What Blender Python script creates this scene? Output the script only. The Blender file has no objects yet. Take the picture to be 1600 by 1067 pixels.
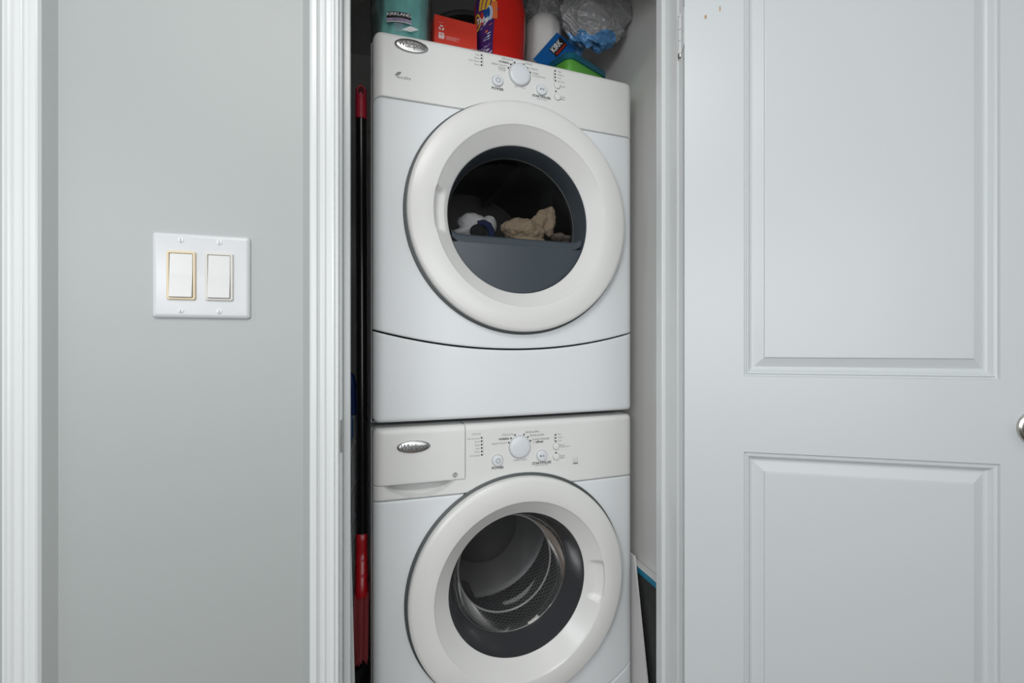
import bpy, bmesh, math, random
from mathutils import Vector, Matrix, noise
from math import sin, cos, pi, sqrt, radians
random.seed(4)
S = bpy.context.scene
C = S.collection

# ------------------------------------------------------------------ camera
YAW = radians(17.0); CAM_Z = 1.16; CAM_D = 0.79962; F = 700.0; HX, HY = 800.0, 536.0
cam = bpy.data.objects.new('camera', bpy.data.cameras.new('camera')); C.objects.link(cam)
cam.location = (0, -CAM_D, CAM_Z); cam.rotation_euler = (pi/2, 0, -YAW)
cam.data.sensor_width = 36; cam.data.lens = 36*F/1600; cam.data.shift_y = (HY-533.5)/1600
cam.data.clip_start = .02
S.camera = cam
# ------------------------------------------------------------------ world, lamps, exposure
w = bpy.data.worlds.new('world'); S.world = w; w.use_nodes = True
bg = w.node_tree.nodes['Background']; bg.inputs[0].default_value = (.86, .93, 1, 1); bg.inputs[1].default_value = .6
def area(name, loc, rot, sx, sy, power, col):
    l = bpy.data.lights.new(name, 'AREA'); l.shape = 'RECTANGLE'; l.size = sx; l.size_y = sy; l.energy = power; l.color = col
    o = bpy.data.objects.new(name, l); C.objects.link(o); o.location = loc; o.rotation_euler = rot; return o
area('hall_ceiling_lamp', (-.25, -1.25, 2.40), (0, 0, 0), .8, .6, 16, (1, .975, .94))
area('hall_window_left', (-2.4, -1.1, 1.45), (0, radians(-90), 0), 1.5, 1.0, 6, (.90, .96, 1))
area('fill_behind_camera', (-.30, -1.95, 1.28), (radians(90), 0, 0), 2.4, .9, 20.5, (.96, .98, 1))  # broad soft fill added to brighten closet and machines, no real window
area('key_light_left', (-1.15, -1.7, 1.60), (radians(86), 0, radians(-34)), .5, .4, 7, (.97, .985, 1))  # key light added from the left to lift the closet's right wall
S.view_settings.view_transform = 'Standard'; S.view_settings.look = 'None'
S.view_settings.gamma = 1; S.view_settings.exposure = -.03; S.view_settings.use_curve_mapping = False

# ------------------------------------------------------------------ materials
def mat(name, col, rough=.5, metal=0, bump=0, scale=60, var=0, spec=.5, coat=0, stretch=(1, 1, 1)):
    m = bpy.data.materials.new(name); m.use_nodes = True; nt = m.node_tree; b = nt.nodes['Principled BSDF']
    b.inputs['Base Color'].default_value = (*col, 1); b.inputs['Roughness'].default_value = rough
    b.inputs['Metallic'].default_value = metal; b.inputs['Specular IOR Level'].default_value = spec
    b.inputs['Coat Weight'].default_value = coat
    tc = nt.nodes.new('ShaderNodeTexCoord'); mp = nt.nodes.new('ShaderNodeMapping'); mp.inputs['Scale'].default_value = stretch
    nt.links.new(tc.outputs['Object'], mp.inputs[0])
    nz = nt.nodes.new('ShaderNodeTexNoise'); nz.inputs['Scale'].default_value = scale; nz.inputs['Detail'].default_value = 3
    nt.links.new(mp.outputs[0], nz.inputs['Vector'])
    if bump:
        bp = nt.nodes.new('ShaderNodeBump'); bp.inputs['Strength'].default_value = bump; bp.inputs['Distance'].default_value = .002
        nt.links.new(nz.outputs['Fac'], bp.inputs['Height']); nt.links.new(bp.outputs[0], b.inputs['Normal'])
    if var:
        mx = nt.nodes.new('ShaderNodeMix'); mx.data_type = 'RGBA'
        mx.inputs[6].default_value = (*[c*(1-var) for c in col], 1); mx.inputs[7].default_value = (*[min(1, c*(1+var)) for c in col], 1)
        nt.links.new(nz.outputs['Fac'], mx.inputs[0]); nt.links.new(mx.outputs[2], b.inputs['Base Color'])
    return m
def sheer(name, tint, gloss_rough=.05, haze=0., haze_col=(.8, .82, .84), fres=1.45):
    """clear pane: transparent tint + fresnel gloss (+ a little white haze)"""
    m = bpy.data.materials.new(name); m.use_nodes = True; nt = m.node_tree; nt.nodes.clear()
    out = nt.nodes.new('ShaderNodeOutputMaterial'); tr = nt.nodes.new('ShaderNodeBsdfTransparent'); tr.inputs[0].default_value = (*tint, 1)
    gl = nt.nodes.new('ShaderNodeBsdfGlossy'); gl.inputs['Roughness'].default_value = gloss_rough
    fr = nt.nodes.new('ShaderNodeFresnel'); fr.inputs[0].default_value = fres
    mx = nt.nodes.new('ShaderNodeMixShader'); nt.links.new(fr.outputs[0], mx.inputs[0])
    src = tr
    if haze:
        df = nt.nodes.new('ShaderNodeBsdfDiffuse'); df.inputs[0].default_value = (*haze_col, 1)
        m2 = nt.nodes.new('ShaderNodeMixShader'); m2.inputs[0].default_value = haze
        nt.links.new(tr.outputs[0], m2.inputs[1]); nt.links.new(df.outputs[0], m2.inputs[2]); src = m2
    nt.links.new(src.outputs[0], mx.inputs[1]); nt.links.new(gl.outputs[0], mx.inputs[2]); nt.links.new(mx.outputs[0], out.inputs[0])
    return m
def fold_glints(m, lo, hi, scale):
    """make the haze of a clear film streaky along its creases"""
    nt = m.node_tree; mix = [n for n in nt.nodes if n.type == 'MIX_SHADER' and not n.inputs[0].is_linked][0]
    tc = nt.nodes.new('ShaderNodeTexCoord'); nz = nt.nodes.new('ShaderNodeTexNoise'); nz.noise_type = 'RIDGED_MULTIFRACTAL'
    nz.inputs['Scale'].default_value = scale; nz.inputs['Detail'].default_value = 4; nz.inputs['Distortion'].default_value = .6
    mr = nt.nodes.new('ShaderNodeMapRange'); mr.inputs[1].default_value = .35; mr.inputs[2].default_value = 1.1; mr.inputs[3].default_value = lo; mr.inputs[4].default_value = hi
    nt.links.new(tc.outputs['Object'], nz.inputs['Vector']); nt.links.new(nz.outputs[0], mr.inputs[0]); nt.links.new(mr.outputs[0], mix.inputs[0])
M = {}
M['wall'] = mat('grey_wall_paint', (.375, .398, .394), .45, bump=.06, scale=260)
M['closet'] = mat('closet_wall_paint', (.80, .795, .775), .6, bump=.08, scale=200)
M['trim'] = mat('white_trim_paint', (.68, .70, .70), .28, bump=.03, scale=120)
M['door'] = mat('white_door_paint', (.605, .64, .65), .34, bump=.035, scale=150)
M['ceiling'] = mat('ceiling_paint', (.80, .80, .79), .8, bump=.1, scale=100)
M['floor'] = mat('brown_wood_floor', (.10, .062, .038), .35, scale=14, var=.35, stretch=(1, 9, 1))
M['plate'] = mat('white_plastic_plate', (.60, .615, .63), .3)
M['rocker'] = mat('warm_white_rocker', (.62, .625, .615), .3)
M['ivory'] = mat('ivory_plastic', (.68, .56, .38), .35)
M['offwhite'] = mat('offwhite_plastic', (.63, .61, .56), .35)
M['steel'] = mat('brushed_steel', (.52, .51, .49), .3, metal=1, bump=.05, scale=300)
M['nickel'] = mat('satin_nickel', (.55, .53, .50), .18, metal=1)
M['screw'] = mat('painted_screw', (.75, .76, .76), .3)
M['enamel'] = mat('white_enamel', (.83, .86, .88), .38, bump=.01, scale=200, spec=.3)
M['console'] = mat('console_plastic', (.83, .835, .82), .33)
M['ring'] = mat('door_ring_plastic', (.82, .82, .805), .27)
M['button'] = mat('pale_button_plastic', (.78, .82, .86), .25)
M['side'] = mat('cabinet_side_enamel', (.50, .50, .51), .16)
M['gap_shade'] = mat('gap_shade_grey', (.085, .095, .098), .45)  # dark grey paints the shade in the gap round each machine door
M['ink'] = mat('grey_print_ink', (.13, .13, .13), .5)
M['ink_soft'] = mat('soft_grey_print_ink', (.28, .28, .28), .5)
M['gap_soft'] = mat('soft_button_groove', (.45, .45, .45), .5)
M['led'] = mat('dark_indicator', (.02, .02, .02), .3)
M['chrome'] = mat('badge_chrome', (.60, .60, .60), .34, metal=1)
M['slate'] = mat('slate_plastic', (.052, .066, .080), .3)
M['dark'] = mat('dark_plastic', (.018, .018, .018), .4)
M['gap'] = mat('shadow_gap_plastic', (.03, .03, .03), .7)
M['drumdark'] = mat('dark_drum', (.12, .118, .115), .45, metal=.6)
M['drumgrey'] = mat('dull_drum_steel', (.20, .195, .19), .38, metal=.7)
M['rubber'] = mat('dark_grey_rubber', (.045, .047, .052), .22, bump=.05, scale=30)
M['glass'] = sheer('dryer_window_glass', (.62, .62, .62), .04, fres=1.25)
M['bowl'] = sheer('washer_bowl_glass', (.66, .67, .68), .05, haze=.02, fres=1.3)
M['rim'] = mat('bowl_rim_glass', (.22, .22, .22), .12)
M['white_cloth'] = mat('white_cotton', (.72, .73, .75), .9, bump=.5, scale=260)
M['navy'] = mat('navy_cotton', (.02, .03, .10), .9, bump=.5, scale=300)
M['black_cloth'] = mat('black_cotton', (.02, .02, .022), .9, bump=.5, scale=300)
M['beige'] = mat('beige_terry', (.56, .44, .31), .95, bump=1, scale=420, var=.12)
M['taupe'] = mat('taupe_cotton', (.24, .20, .17), .9, bump=.5, scale=300)
M['red_grip'] = mat('red_plastic_grip', (.42, .018, .04), .4)
M['hole'] = mat('dark_red_hollow', (.05, .004, .006), .8)
M['red_head'] = mat('red_plastic_head', (.46, .006, .012), .25)
M['bristle'] = mat('dusty_red_bristles', (.36, .06, .07), .6)
M['black'] = mat('black_lacquer', (.006, .006, .006), .2)
M['black_bin'] = mat('black_plastic', (.008, .008, .009), .4)
M['blue'] = mat('blue_plastic', (.012, .07, .33), .35)
M['lightblue'] = mat('light_blue_plastic', (.10, .26, .60), .35)
M['rod'] = mat('white_coated_wire', (.85, .86, .86), .3)
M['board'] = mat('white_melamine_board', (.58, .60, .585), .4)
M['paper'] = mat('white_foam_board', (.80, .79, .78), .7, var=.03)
M['case'] = mat('black_nylon', (.035, .036, .036), .55, bump=.3, scale=35, var=.4)
M['teal_band'] = mat('teal_blue_binding', (.02, .22, .36), .5)
M['teal_film'] = mat('teal_film', (.19, .62, .58), .3, var=.22, scale=45, bump=1)
M['clear'] = sheer('clear_crinkled_film', (.92, .92, .92), .16, haze=.34, haze_col=(.9, .9, .92), fres=1.5)
M['thin_clear'] = sheer('thin_clear_film', (.95, .95, .95), .2, haze=.20, haze_col=(.85, .8, .82), fres=1.3)
M['milky'] = sheer('milky_film', (.9, .9, .9), .15, haze=.30, haze_col=(.75, .74, .75), fres=1.4)
M['card'] = mat('red_card', (.70, .045, .025), .5)
M['jug'] = mat('red_jug_plastic', (.60, .018, .012), .25, spec=.5)
M['purple'] = mat('purple_print', (.065, .02, .14), .35, var=.5, scale=90)
M['yellow'] = mat('yellow_print', (.75, .42, .03), .35, var=.25, scale=120)
M['orange'] = mat('orange_print', (.75, .18, .05), .35)
M['blue_print'] = mat('blue_print', (.012, .07, .26), .35)
M['pale_print'] = mat('pale_blue_print', (.48, .56, .70), .35)
M['lilac'] = mat('lilac_print', (.42, .33, .50), .35)
M['white_print'] = mat('white_print', (.82, .82, .82), .4)
M['pink_print'] = mat('pink_print', (.85, .40, .36), .4)
M['black_print'] = mat('black_print', (.02, .018, .018), .4)
M['red_print'] = mat('red_print', (.50, .03, .02), .4)
M['towel'] = mat('white_paper_towel', (.82, .79, .77), .9, bump=.6, scale=140)
M['blue_film'] = mat('blue_film', (.012, .13, .42), .25, var=.3, scale=25, bump=.3)
M['sky_film'] = mat('sky_blue_film', (.09, .26, .52), .2, var=.9, scale=38, bump=.6)
M['bucket'] = mat('charcoal_bucket_plastic', (.045, .045, .043), .55)
M['tub_lid'] = mat('teal_lid_plastic', (.01, .13, .20), .35)
M['tub_body'] = mat('green_tub_plastic', (.12, .42, .06), .35, var=.15, scale=20)
M['dirt'] = mat('chipped_wood', (.45, .30, .17), .8)
fold_glints(M['clear'], .28, .95, 14); fold_glints(M['thin_clear'], .10, .40, 22)
def drum_mat():
    m = mat('perforated_steel', (.33, .33, .32), .35, metal=.55); nt = m.node_tree; b = nt.nodes['Principled BSDF']
    uv = nt.nodes.new('ShaderNodeUVMap'); mp = nt.nodes.new('ShaderNodeMapping'); mp.inputs['Rotation'].default_value = (0, 0, pi/4)
    vo = nt.nodes.new('ShaderNodeTexVoronoi'); vo.inputs['Scale'].default_value = 1; vo.inputs['Randomness'].default_value = 0
    mp.inputs['Scale'].default_value = (1, 1, 1)
    nt.links.new(uv.outputs[0], mp.inputs[0]); nt.links.new(mp.outputs[0], vo.inputs['Vector'])
    rp = nt.nodes.new('ShaderNodeValToRGB'); rp.color_ramp.elements[0].position = .30; rp.color_ramp.elements[0].color = (.012, .012, .012, 1)
    rp.color_ramp.elements[1].position = .40; rp.color_ramp.elements[1].color = (.36, .36, .35, 1)
    nt.links.new(vo.outputs['Distance'], rp.inputs[0]); nt.links.new(rp.outputs[0], b.inputs['Base Color'])
    return m
M['perf'] = drum_mat()

# ------------------------------------------------------------------ helpers
def obj(name, bm, m, parent=None, smooth=False, loc=None, sharp=35):
    me = bpy.data.meshes.new(name); bmesh.ops.recalc_face_normals(bm, faces=bm.faces) if not getattr(bm, 'keep', False) else None
    bm.to_mesh(me); bm.free()
    for x in (m if isinstance(m, (list, tuple)) else [m]): me.materials.append(x if not isinstance(x, str) else M[x])
    if smooth:
        for p in me.polygons: p.use_smooth = True
        me.set_sharp_from_angle(angle=radians(sharp))
    o = bpy.data.objects.new(name, me); C.objects.link(o)
    if parent: o.parent = parent
    if loc: o.location = loc
    return o
def tag(o, label=None, cat=None, group=None, kind=None):
    if label: o['label'] = label
    if cat: o['category'] = cat
    if group: o['group'] = group
    if kind: o['kind'] = kind
    return o
def empty(name, loc, rz, label, cat, group=None):
    o = bpy.data.objects.new(name, None); C.objects.link(o); o.empty_display_size = .05
    o.location = loc; o.rotation_euler = (0, 0, rz); return tag(o, label, cat, group)
def struct(name, bm, m, smooth=False, parent=None, label=None):
    o = obj(name, bm, m, parent, smooth); o['kind'] = 'structure'
    if label: o['label'] = label
    return o
def box(bm, x0, x1, y0, y1, z0, z1, mi=0, bev=0, seg=2):
    r = bmesh.ops.create_cube(bm, size=1)
    vs = r['verts']
    for v in vs: v.co = Vector(((x0+x1)/2+v.co.x*(x1-x0), (y0+y1)/2+v.co.y*(y1-y0), (z0+z1)/2+v.co.z*(z1-z0)))
    es = list({e for v in vs for e in v.link_edges}); fs = list({f for v in vs for f in v.link_faces})
    for f in fs: f.material_index = mi
    if bev:
        rr = bmesh.ops.bevel(bm, geom=es, offset=bev, segments=seg, profile=.5, affect='EDGES')
        for f in rr['faces']: f.material_index = mi
    return bm
def grid(bm, P, mi=0, close_u=False, close_v=False, uv=None):
    """P[i][j] -> quads"""
    V = [[bm.verts.new(p) for p in r] for r in P]; n = len(V); k = len(V[0]); fs = []
    lay = bm.loops.layers.uv.verify() if uv else None
    for i in range(n if close_u else n-1):
        for j in range(k if close_v else k-1):
            i2, j2 = (i+1) % n, (j+1) % k
            try: f = bm.faces.new((V[i][j], V[i2][j], V[i2][j2], V[i][j2]))
            except ValueError: continue
            f.material_index = mi; fs.append(f)
            if uv:
                for l, (a, b) in zip(f.loops, ((i, j), (i+1, j), (i+1, j+1), (i, j+1))): l[lay].uv = uv(a, b)
    return V, fs
def tube(bm, pts, r, seg=10, cap=True, mi=0):
    pts = [Vector(p) for p in pts]; rs = r if isinstance(r, (list, tuple)) else [r]*len(pts); rings = []
    up = Vector((0, 0, 1)); prev = None
    for i, p in enumerate(pts):
        t = (pts[min(i+1, len(pts)-1)]-pts[max(i-1, 0)]).normalized()
        if prev is None: a = t.cross(up if abs(t.z) < .9 else Vector((1, 0, 0))).normalized()
        else: a = (prev-t*prev.dot(t)).normalized()
        prev = a; b = t.cross(a)
        rings.append([p+(a*cos(2*pi*k/seg)+b*sin(2*pi*k/seg))*rs[i] for k in range(seg)])
    V, _ = grid(bm, rings, mi, close_v=True)
    if cap:
        for ring in (V[0], V[-1]):
            f = bm.faces.new(ring); f.material_index = mi
    return bm
def lathe(bm, prof, c=(0, 0, 0), seg=64, axis='z', mi=0, cap=True, uv=None):
    """prof: list of (radius, height along axis)"""
    c = Vector(c)
    def pt(r, h, a):
        if axis == 'z': return c+Vector((r*cos(a), r*sin(a), h))
        if axis == 'y': return c+Vector((r*cos(a), h, r*sin(a)))
        return c+Vector((h, r*cos(a), r*sin(a)))
    V, fs = grid(bm, [[pt(r, h, 2*pi*k/seg) for k in range(seg)] for r, h in prof], mi, close_v=True, uv=uv)
    if cap:
        for ring, p in ((V[0], prof[0]), (V[-1], prof[-1])):
            if p[0] > 1e-5:
                f = bm.faces.new(ring); f.material_index = mi
    return bm
def poly(bm, pts, mi=0):
    f = bm.faces.new([bm.verts.new(p) for p in pts]); f.material_index = mi; return f
def slab(bm, pts, d, mi=0):
    """closed prism from a polygon, extruded by vector d"""
    d = Vector(d); a = [bm.verts.new(p) for p in pts]; b = [bm.verts.new(Vector(p)+d) for p in pts]
    fs = [bm.faces.new(a), bm.faces.new(list(reversed(b)))]
    n = len(a)
    for i in range(n): fs.append(bm.faces.new((a[i], a[(i+1) % n], b[(i+1) % n], b[i])))
    for f in fs: f.material_index = mi
def extrude_profile(bm, prof, z0, z1, mis=None):
    """prof: (x,y) polyline swept vertically, as a wall of faces"""
    for i in range(len(prof)-1):
        (xa, ya), (xb, yb) = prof[i], prof[i+1]
        f = bm.faces.new([bm.verts.new((xa, ya, z0)), bm.verts.new((xb, yb, z0)), bm.verts.new((xb, yb, z1)), bm.verts.new((xa, ya, z1))])
        f.material_index = mis[i] if mis else 0
def text_into(bm, s, size, align, place, mi=0, shear=0, bold=0, space=1):
    """flat lettering; place(x, y) maps a point of the text onto the surface"""
    cu = bpy.data.curves.new('lettering', 'FONT'); cu.body = s; cu.size = size; cu.align_x = align; cu.align_y = 'CENTER'
    cu.shear = shear; cu.offset = bold; cu.resolution_u = 3; cu.space_character = space
    o = bpy.data.objects.new('lettering', cu); C.objects.link(o)
    me = bpy.data.meshes.new_from_object(o.evaluated_get(bpy.context.evaluated_depsgraph_get()))
    vs = [bm.verts.new(place(v.co.x, v.co.y)) for v in me.vertices]
    for p in me.polygons:
        try:
            f = bm.faces.new([vs[i] for i in p.vertices]); f.material_index = mi
        except ValueError: pass
    bpy.data.objects.remove(o); bpy.data.curves.remove(cu); bpy.data.meshes.remove(me)
def blobs(name, parts, m, parent=None, voxel=.004, rough=.0, sc=30, smooth_it=4):
    """soft cloth heap: ellipsoids (centre, half axes, tilt about y) fused and smoothed"""
    bm = bmesh.new()
    for c, ax, tilt in parts:
        r = bmesh.ops.create_icosphere(bm, subdivisions=3, radius=1)
        R = Matrix.Rotation(tilt, 3, 'Y')
        for v in r['verts']: v.co = Vector(c)+R @ Vector((v.co.x*ax[0], v.co.y*ax[1], v.co.z*ax[2]))
    o = obj(name, bm, m, parent)
    md = o.modifiers.new('fuse', 'REMESH'); md.mode = 'VOXEL'; md.voxel_size = voxel
    me = bpy.data.meshes.new_from_object(o.evaluated_get(bpy.context.evaluated_depsgraph_get()))
    o.modifiers.clear(); old = o.data; o.data = me; bpy.data.meshes.remove(old)
    b2 = bmesh.new(); b2.from_mesh(me)
    for _ in range(smooth_it): bmesh.ops.smooth_vert(b2, verts=b2.verts, factor=.5, use_axis_x=True, use_axis_y=True, use_axis_z=True)
    b2.normal_update()
    if rough:
        for v in b2.verts: v.co += v.normal*rough*(noise.noise(v.co*sc)+.5*noise.noise(v.co*sc*2.3))
    b2.to_mesh(me); b2.free()
    for p in me.polygons: p.use_smooth = True
    return o

# ------------------------------------------------------------------ the setting
JL, JR = -.0532, .6077            # faces of the two jambs
HEAD = 2.05; WT = .066            # door head height, wall thickness
bm = bmesh.new()
box(bm, -2.6, JL-.004, 0, WT, 0, 2.44); box(bm, JR+.004, 2.6, 0, WT, 0, 2.44); box(bm, JL-.004, JR+.004, 0, WT, HEAD+.004, 2.44)
struct('wall_front', bm, 'wall', label='light grey painted hall wall around the closet doorway')
bm = bmesh.new(); box(bm, -.83, 1.0, 1.30, 1.38, 0, 2.44); struct('wall_back', bm, 'closet')
bm = bmesh.new(); box(bm, -.83, -.75, WT, 1.30, 0, 2.44); struct('wall_left', bm, 'closet')
bm = bmesh.new(); box(bm, .735, .815, WT, 1.30, 0, 2.44); struct('wall_right', bm, 'closet', label='grey painted right side wall of the closet')
bm = bmesh.new(); box(bm, -2.6, 2.6, -2.1, -2.0, 0, 2.44); struct('wall_rear', bm, 'wall')
bm = bmesh.new(); box(bm, -2.6, 2.6, -2.1, 1.4, -.08, 0); struct('floor', bm, 'floor')
bm = bmesh.new(); box(bm, -2.6, 2.6, -2.1, 1.4, 2.44, 2.5); struct('ceiling', bm, 'ceiling')

# left jamb with stop, strike plate
def jamb(xf, sgn):
    b = bmesh.new()
    box(b, min(xf, xf-sgn*.018), max(xf, xf-sgn*.018), -.0005, WT+.001, 0, HEAD, bev=.0008, seg=1)
    box(b, min(xf, xf+sgn*.0115), max(xf, xf+sgn*.0115), .036, .058, 0, HEAD, bev=.002)
    return b
jl = struct('trim_1', jamb(JL, 1), 'trim', label='white left jamb of the closet doorway with door stop and strike plate')
b = bmesh.new()
pts = []
for k in range(13):
    a = pi*k/12; pts.append((-.0600+.0045*(1-sin(a)), -.0105 if 0 else -.0008, 1.0045+.0275*cos(a)))
slab(b, [(JL+.0008, .0, .977), (JL+.0008, .024, .977), (JL+.0008, .024, 1.032), (JL+.0008, .0, 1.032)], (-.0016, 0, 0))
# rounded lip that wraps over the front edge of the jamb
L = []
for k in range(17):
    t = k/16; z = .977+.055*t; h = .0075*sin(pi*t)**.6
    L.append([(JL+.0008, -.0006, z), (JL-.0008, -.0017, z), (JL-.0008-h, -.0019, z), (JL-.001-h*1.05, -.0006, z)])
grid(b, L)
obj('strike_plate', b, 'steel', jl, True)['label'] = 'dull metal strike plate'
struct('trim_2', jamb(JR, -1), 'trim', label='white hinge-side jamb of the closet doorway')
b = bmesh.new(); box(b, JL, JR, -.0005, WT+.001, HEAD, HEAD+.018); box(b, JL, JR, .036, .058, HEAD-.0115, HEAD); struct('trim_3', b, 'trim')
# moulded casings
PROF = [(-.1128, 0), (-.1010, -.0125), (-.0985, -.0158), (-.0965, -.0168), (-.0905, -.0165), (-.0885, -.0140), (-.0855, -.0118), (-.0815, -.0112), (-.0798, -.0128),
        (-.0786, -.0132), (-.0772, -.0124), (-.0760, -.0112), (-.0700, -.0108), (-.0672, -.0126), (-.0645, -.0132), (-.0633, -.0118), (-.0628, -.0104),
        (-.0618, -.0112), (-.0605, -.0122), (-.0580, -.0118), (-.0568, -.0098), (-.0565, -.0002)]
mis = [1]+[0]*(len(PROF)-2)  # outer bevel takes the wall grey: shade on the casing edge, painted in
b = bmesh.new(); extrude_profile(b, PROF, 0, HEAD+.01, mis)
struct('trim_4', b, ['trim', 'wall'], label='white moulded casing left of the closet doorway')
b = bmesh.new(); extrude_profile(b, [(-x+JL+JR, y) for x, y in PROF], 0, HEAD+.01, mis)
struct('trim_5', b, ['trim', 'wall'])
b = bmesh.new()
for i in range(len(PROF)-1):
    (xa, ya), (xb, yb) = PROF[i], PROF[i+1]
    za, zb = HEAD+.0565-.0532+(-.0565-xa)+.0, HEAD+.0565-.0532+(-.0565-xb)
    poly(b, [(JL-.05, ya, za), (JR+.05, ya, za), (JR+.05, yb, zb), (JL-.05, yb, zb)])
struct('trim_6', b, 'trim')
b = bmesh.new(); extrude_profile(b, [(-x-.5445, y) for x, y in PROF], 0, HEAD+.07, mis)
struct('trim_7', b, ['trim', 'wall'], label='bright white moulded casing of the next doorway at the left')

# ------------------------------------------------------------------ open door
DP = Vector((.615, -.006)); DA = radians(-29.6); DW, DH, DT = .636, 2.03, .035
def door_panels():
    b = bmesh.new()
    x0, x1 = .0, DW
    P = [(.1100, .5255, 1.0825, 1.90), (.1100, .5255, .22, .9345)]
    steps = [(0, 0), (.0022, .0042), (.0045, .0048), (.0062, .0022), (.0085, .0026), (.0135, .0085), (.0165, .0098), (.0195, .0098), (.0365, .0032), (.0378, .0012), (.040, .0010)]
    y = 0.
    def q(a, bb, c, d): poly(b, [(a, y, c), (bb, y, c), (bb, y, d), (a, y, d)])
    q(x0, .11, 0, DH); q(.5255, x1, 0, DH)
    q(.11, .5255, 0, .22); q(.11, .5255, .9345, 1.0825); q(.11, .5255, 1.90, DH)
    for (a, c, z0, z1) in P:
        rings = [[(a+o, y+d, z0+o), (c-o, y+d, z0+o), (c-o, y+d, z1-o), (a+o, y+d, z1-o)] for o, d in steps]
        V, _ = grid(b, rings, close_v=True); b.faces.new(V[-1])
    # edges and back
    poly(b, [(x0, 0, 0), (x0, 0, DH), (x0, DT, DH), (x0, DT, 0)]); poly(b, [(x1, 0, 0), (x1, 0, DH), (x1, DT, DH), (x1, DT, 0)])
    poly(b, [(x0, DT, 0), (x1, DT, 0), (x1, DT, DH), (x0, DT, DH)]); poly(b, [(x0, 0, 0), (x1, 0, 0), (x1, DT, 0), (x0, DT, 0)]); poly(b, [(x0, 0, DH), (x1, 0, DH), (x1, DT, DH), (x0, DT, DH)])
    bmesh.ops.remove_doubles(b, verts=b.verts, dist=1e-5)
    return b
n = Vector((sin(DA), -cos(DA)))
org = DP+n*DT
door = struct('door_1', door_panels(), 'door', label='white two-panel closet door swung open into the hall')
door.location = (org.x, org.y, .012); door.rotation_euler = (0, 0, DA)
kz = 1.0; kx = .5815
k = bmesh.new(); lathe(k, [(.0001, -.006), (.029, -.006), (.0325, -.004), (.0335, 0), (.0335, .001)], (kx, 0, kz), 48, 'y')
kn = obj('knob_rosette', k, 'nickel', door, True)
k = bmesh.new(); lathe(k, [(.0001, -.058), (.012, -.0578), (.020, -.056), (.0255, -.051), (.0275, -.044), (.026, -.037), (.020, -.030), (.0125, -.025), (.0115, -.018), (.0115, -.004)], (kx, 0, kz), 48, 'y')
obj('knob', k, 'nickel', door, True)
for zz in (1.803, .28):
    k = bmesh.new()
    segs = [(zz-.038, zz-.012), (zz-.0115, zz+.0115), (zz+.012, zz+.038)]
    for a, c in segs: lathe(k, [(.0045, a-.012), (.0052, a-.0112), (.0052, c-.0128), (.0045, c-.012)], (-.0035, DT-.0055+.005, 0), 14)
    hg = obj('hinge', k, 'trim', door, True)
    k = bmesh.new(); lathe(k, [(.003, zz+.026), (.0045, zz+.027), (.005, zz+.030), (.0035, zz+.033)], (-.0035, DT-.0005, 0), 12); obj('hinge_pin', k, 'trim', hg, True)
    k = bmesh.new(); lathe(k, [(.0035, zz-.060), (.0052, zz-.058), (.0052, zz-.051)], (-.0035, DT-.0005, 0), 12); obj('hinge_tip', k, 'steel', hg, True)['label'] = 'bare dark metal hinge tip'
    k = bmesh.new(); box(k, -.0012, .0005, .003, DT-.004, zz-.05, zz+.026); obj('hinge_leaf', k, 'trim', hg)
# chipped paint spots near the top of the door
b = bmesh.new()
for (cx, cz, rx, rz) in ((.0395, 1.800, .0022, .0042), (.0662, 1.812, .0012, .0065)):
    poly(b, [(cx+rx*cos(t*pi/5)*(1+.3*noise.noise((cx*90, t, 0))), -.0006, cz+rz*sin(t*pi/5)*(1+.3*noise.noise((cz*50, t, 3)))) for t in range(10)])
o = obj('paint_chip', b, 'dirt', door); o['label'] = 'bare brown chips in the paint'

# ------------------------------------------------------------------ double light switch
SX, SZ = -.2532, 1.2620; SW, SH = .1302, .1290
sw = empty('light_switch', (SX, 0, SZ), 0, 'white two-gang rocker light switch plate on the grey wall', 'light switch')
def rrect(cx, cz, w, h, r, y, n=6):
    P = []
    for (sx, sz, a0) in ((1, 1, 0), (-1, 1, pi/2), (-1, -1, pi), (1, -1, 3*pi/2)):
        for k in range(n+1):
            a = a0+pi/2*k/n; P.append((cx+sx*(w/2-r)+r*cos(a), y, cz+sz*(h/2-r)+r*sin(a)))
    return P
b = bmesh.new()
V, _ = grid(b, [rrect(0, 0, SW, SH, .005, 0), rrect(0, 0, SW, SH, .005, -.0018), rrect(0, 0, SW-.003, SH-.003, .004, -.0042), rrect(0, 0, SW-.008, SH-.008, .003, -.0058), rrect(0, 0, SW-.013, SH-.013, .002, -.0063)], close_v=True)
b.faces.new(V[-1]); obj('face_plate', b, 'plate', sw, True, sharp=50)
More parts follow.
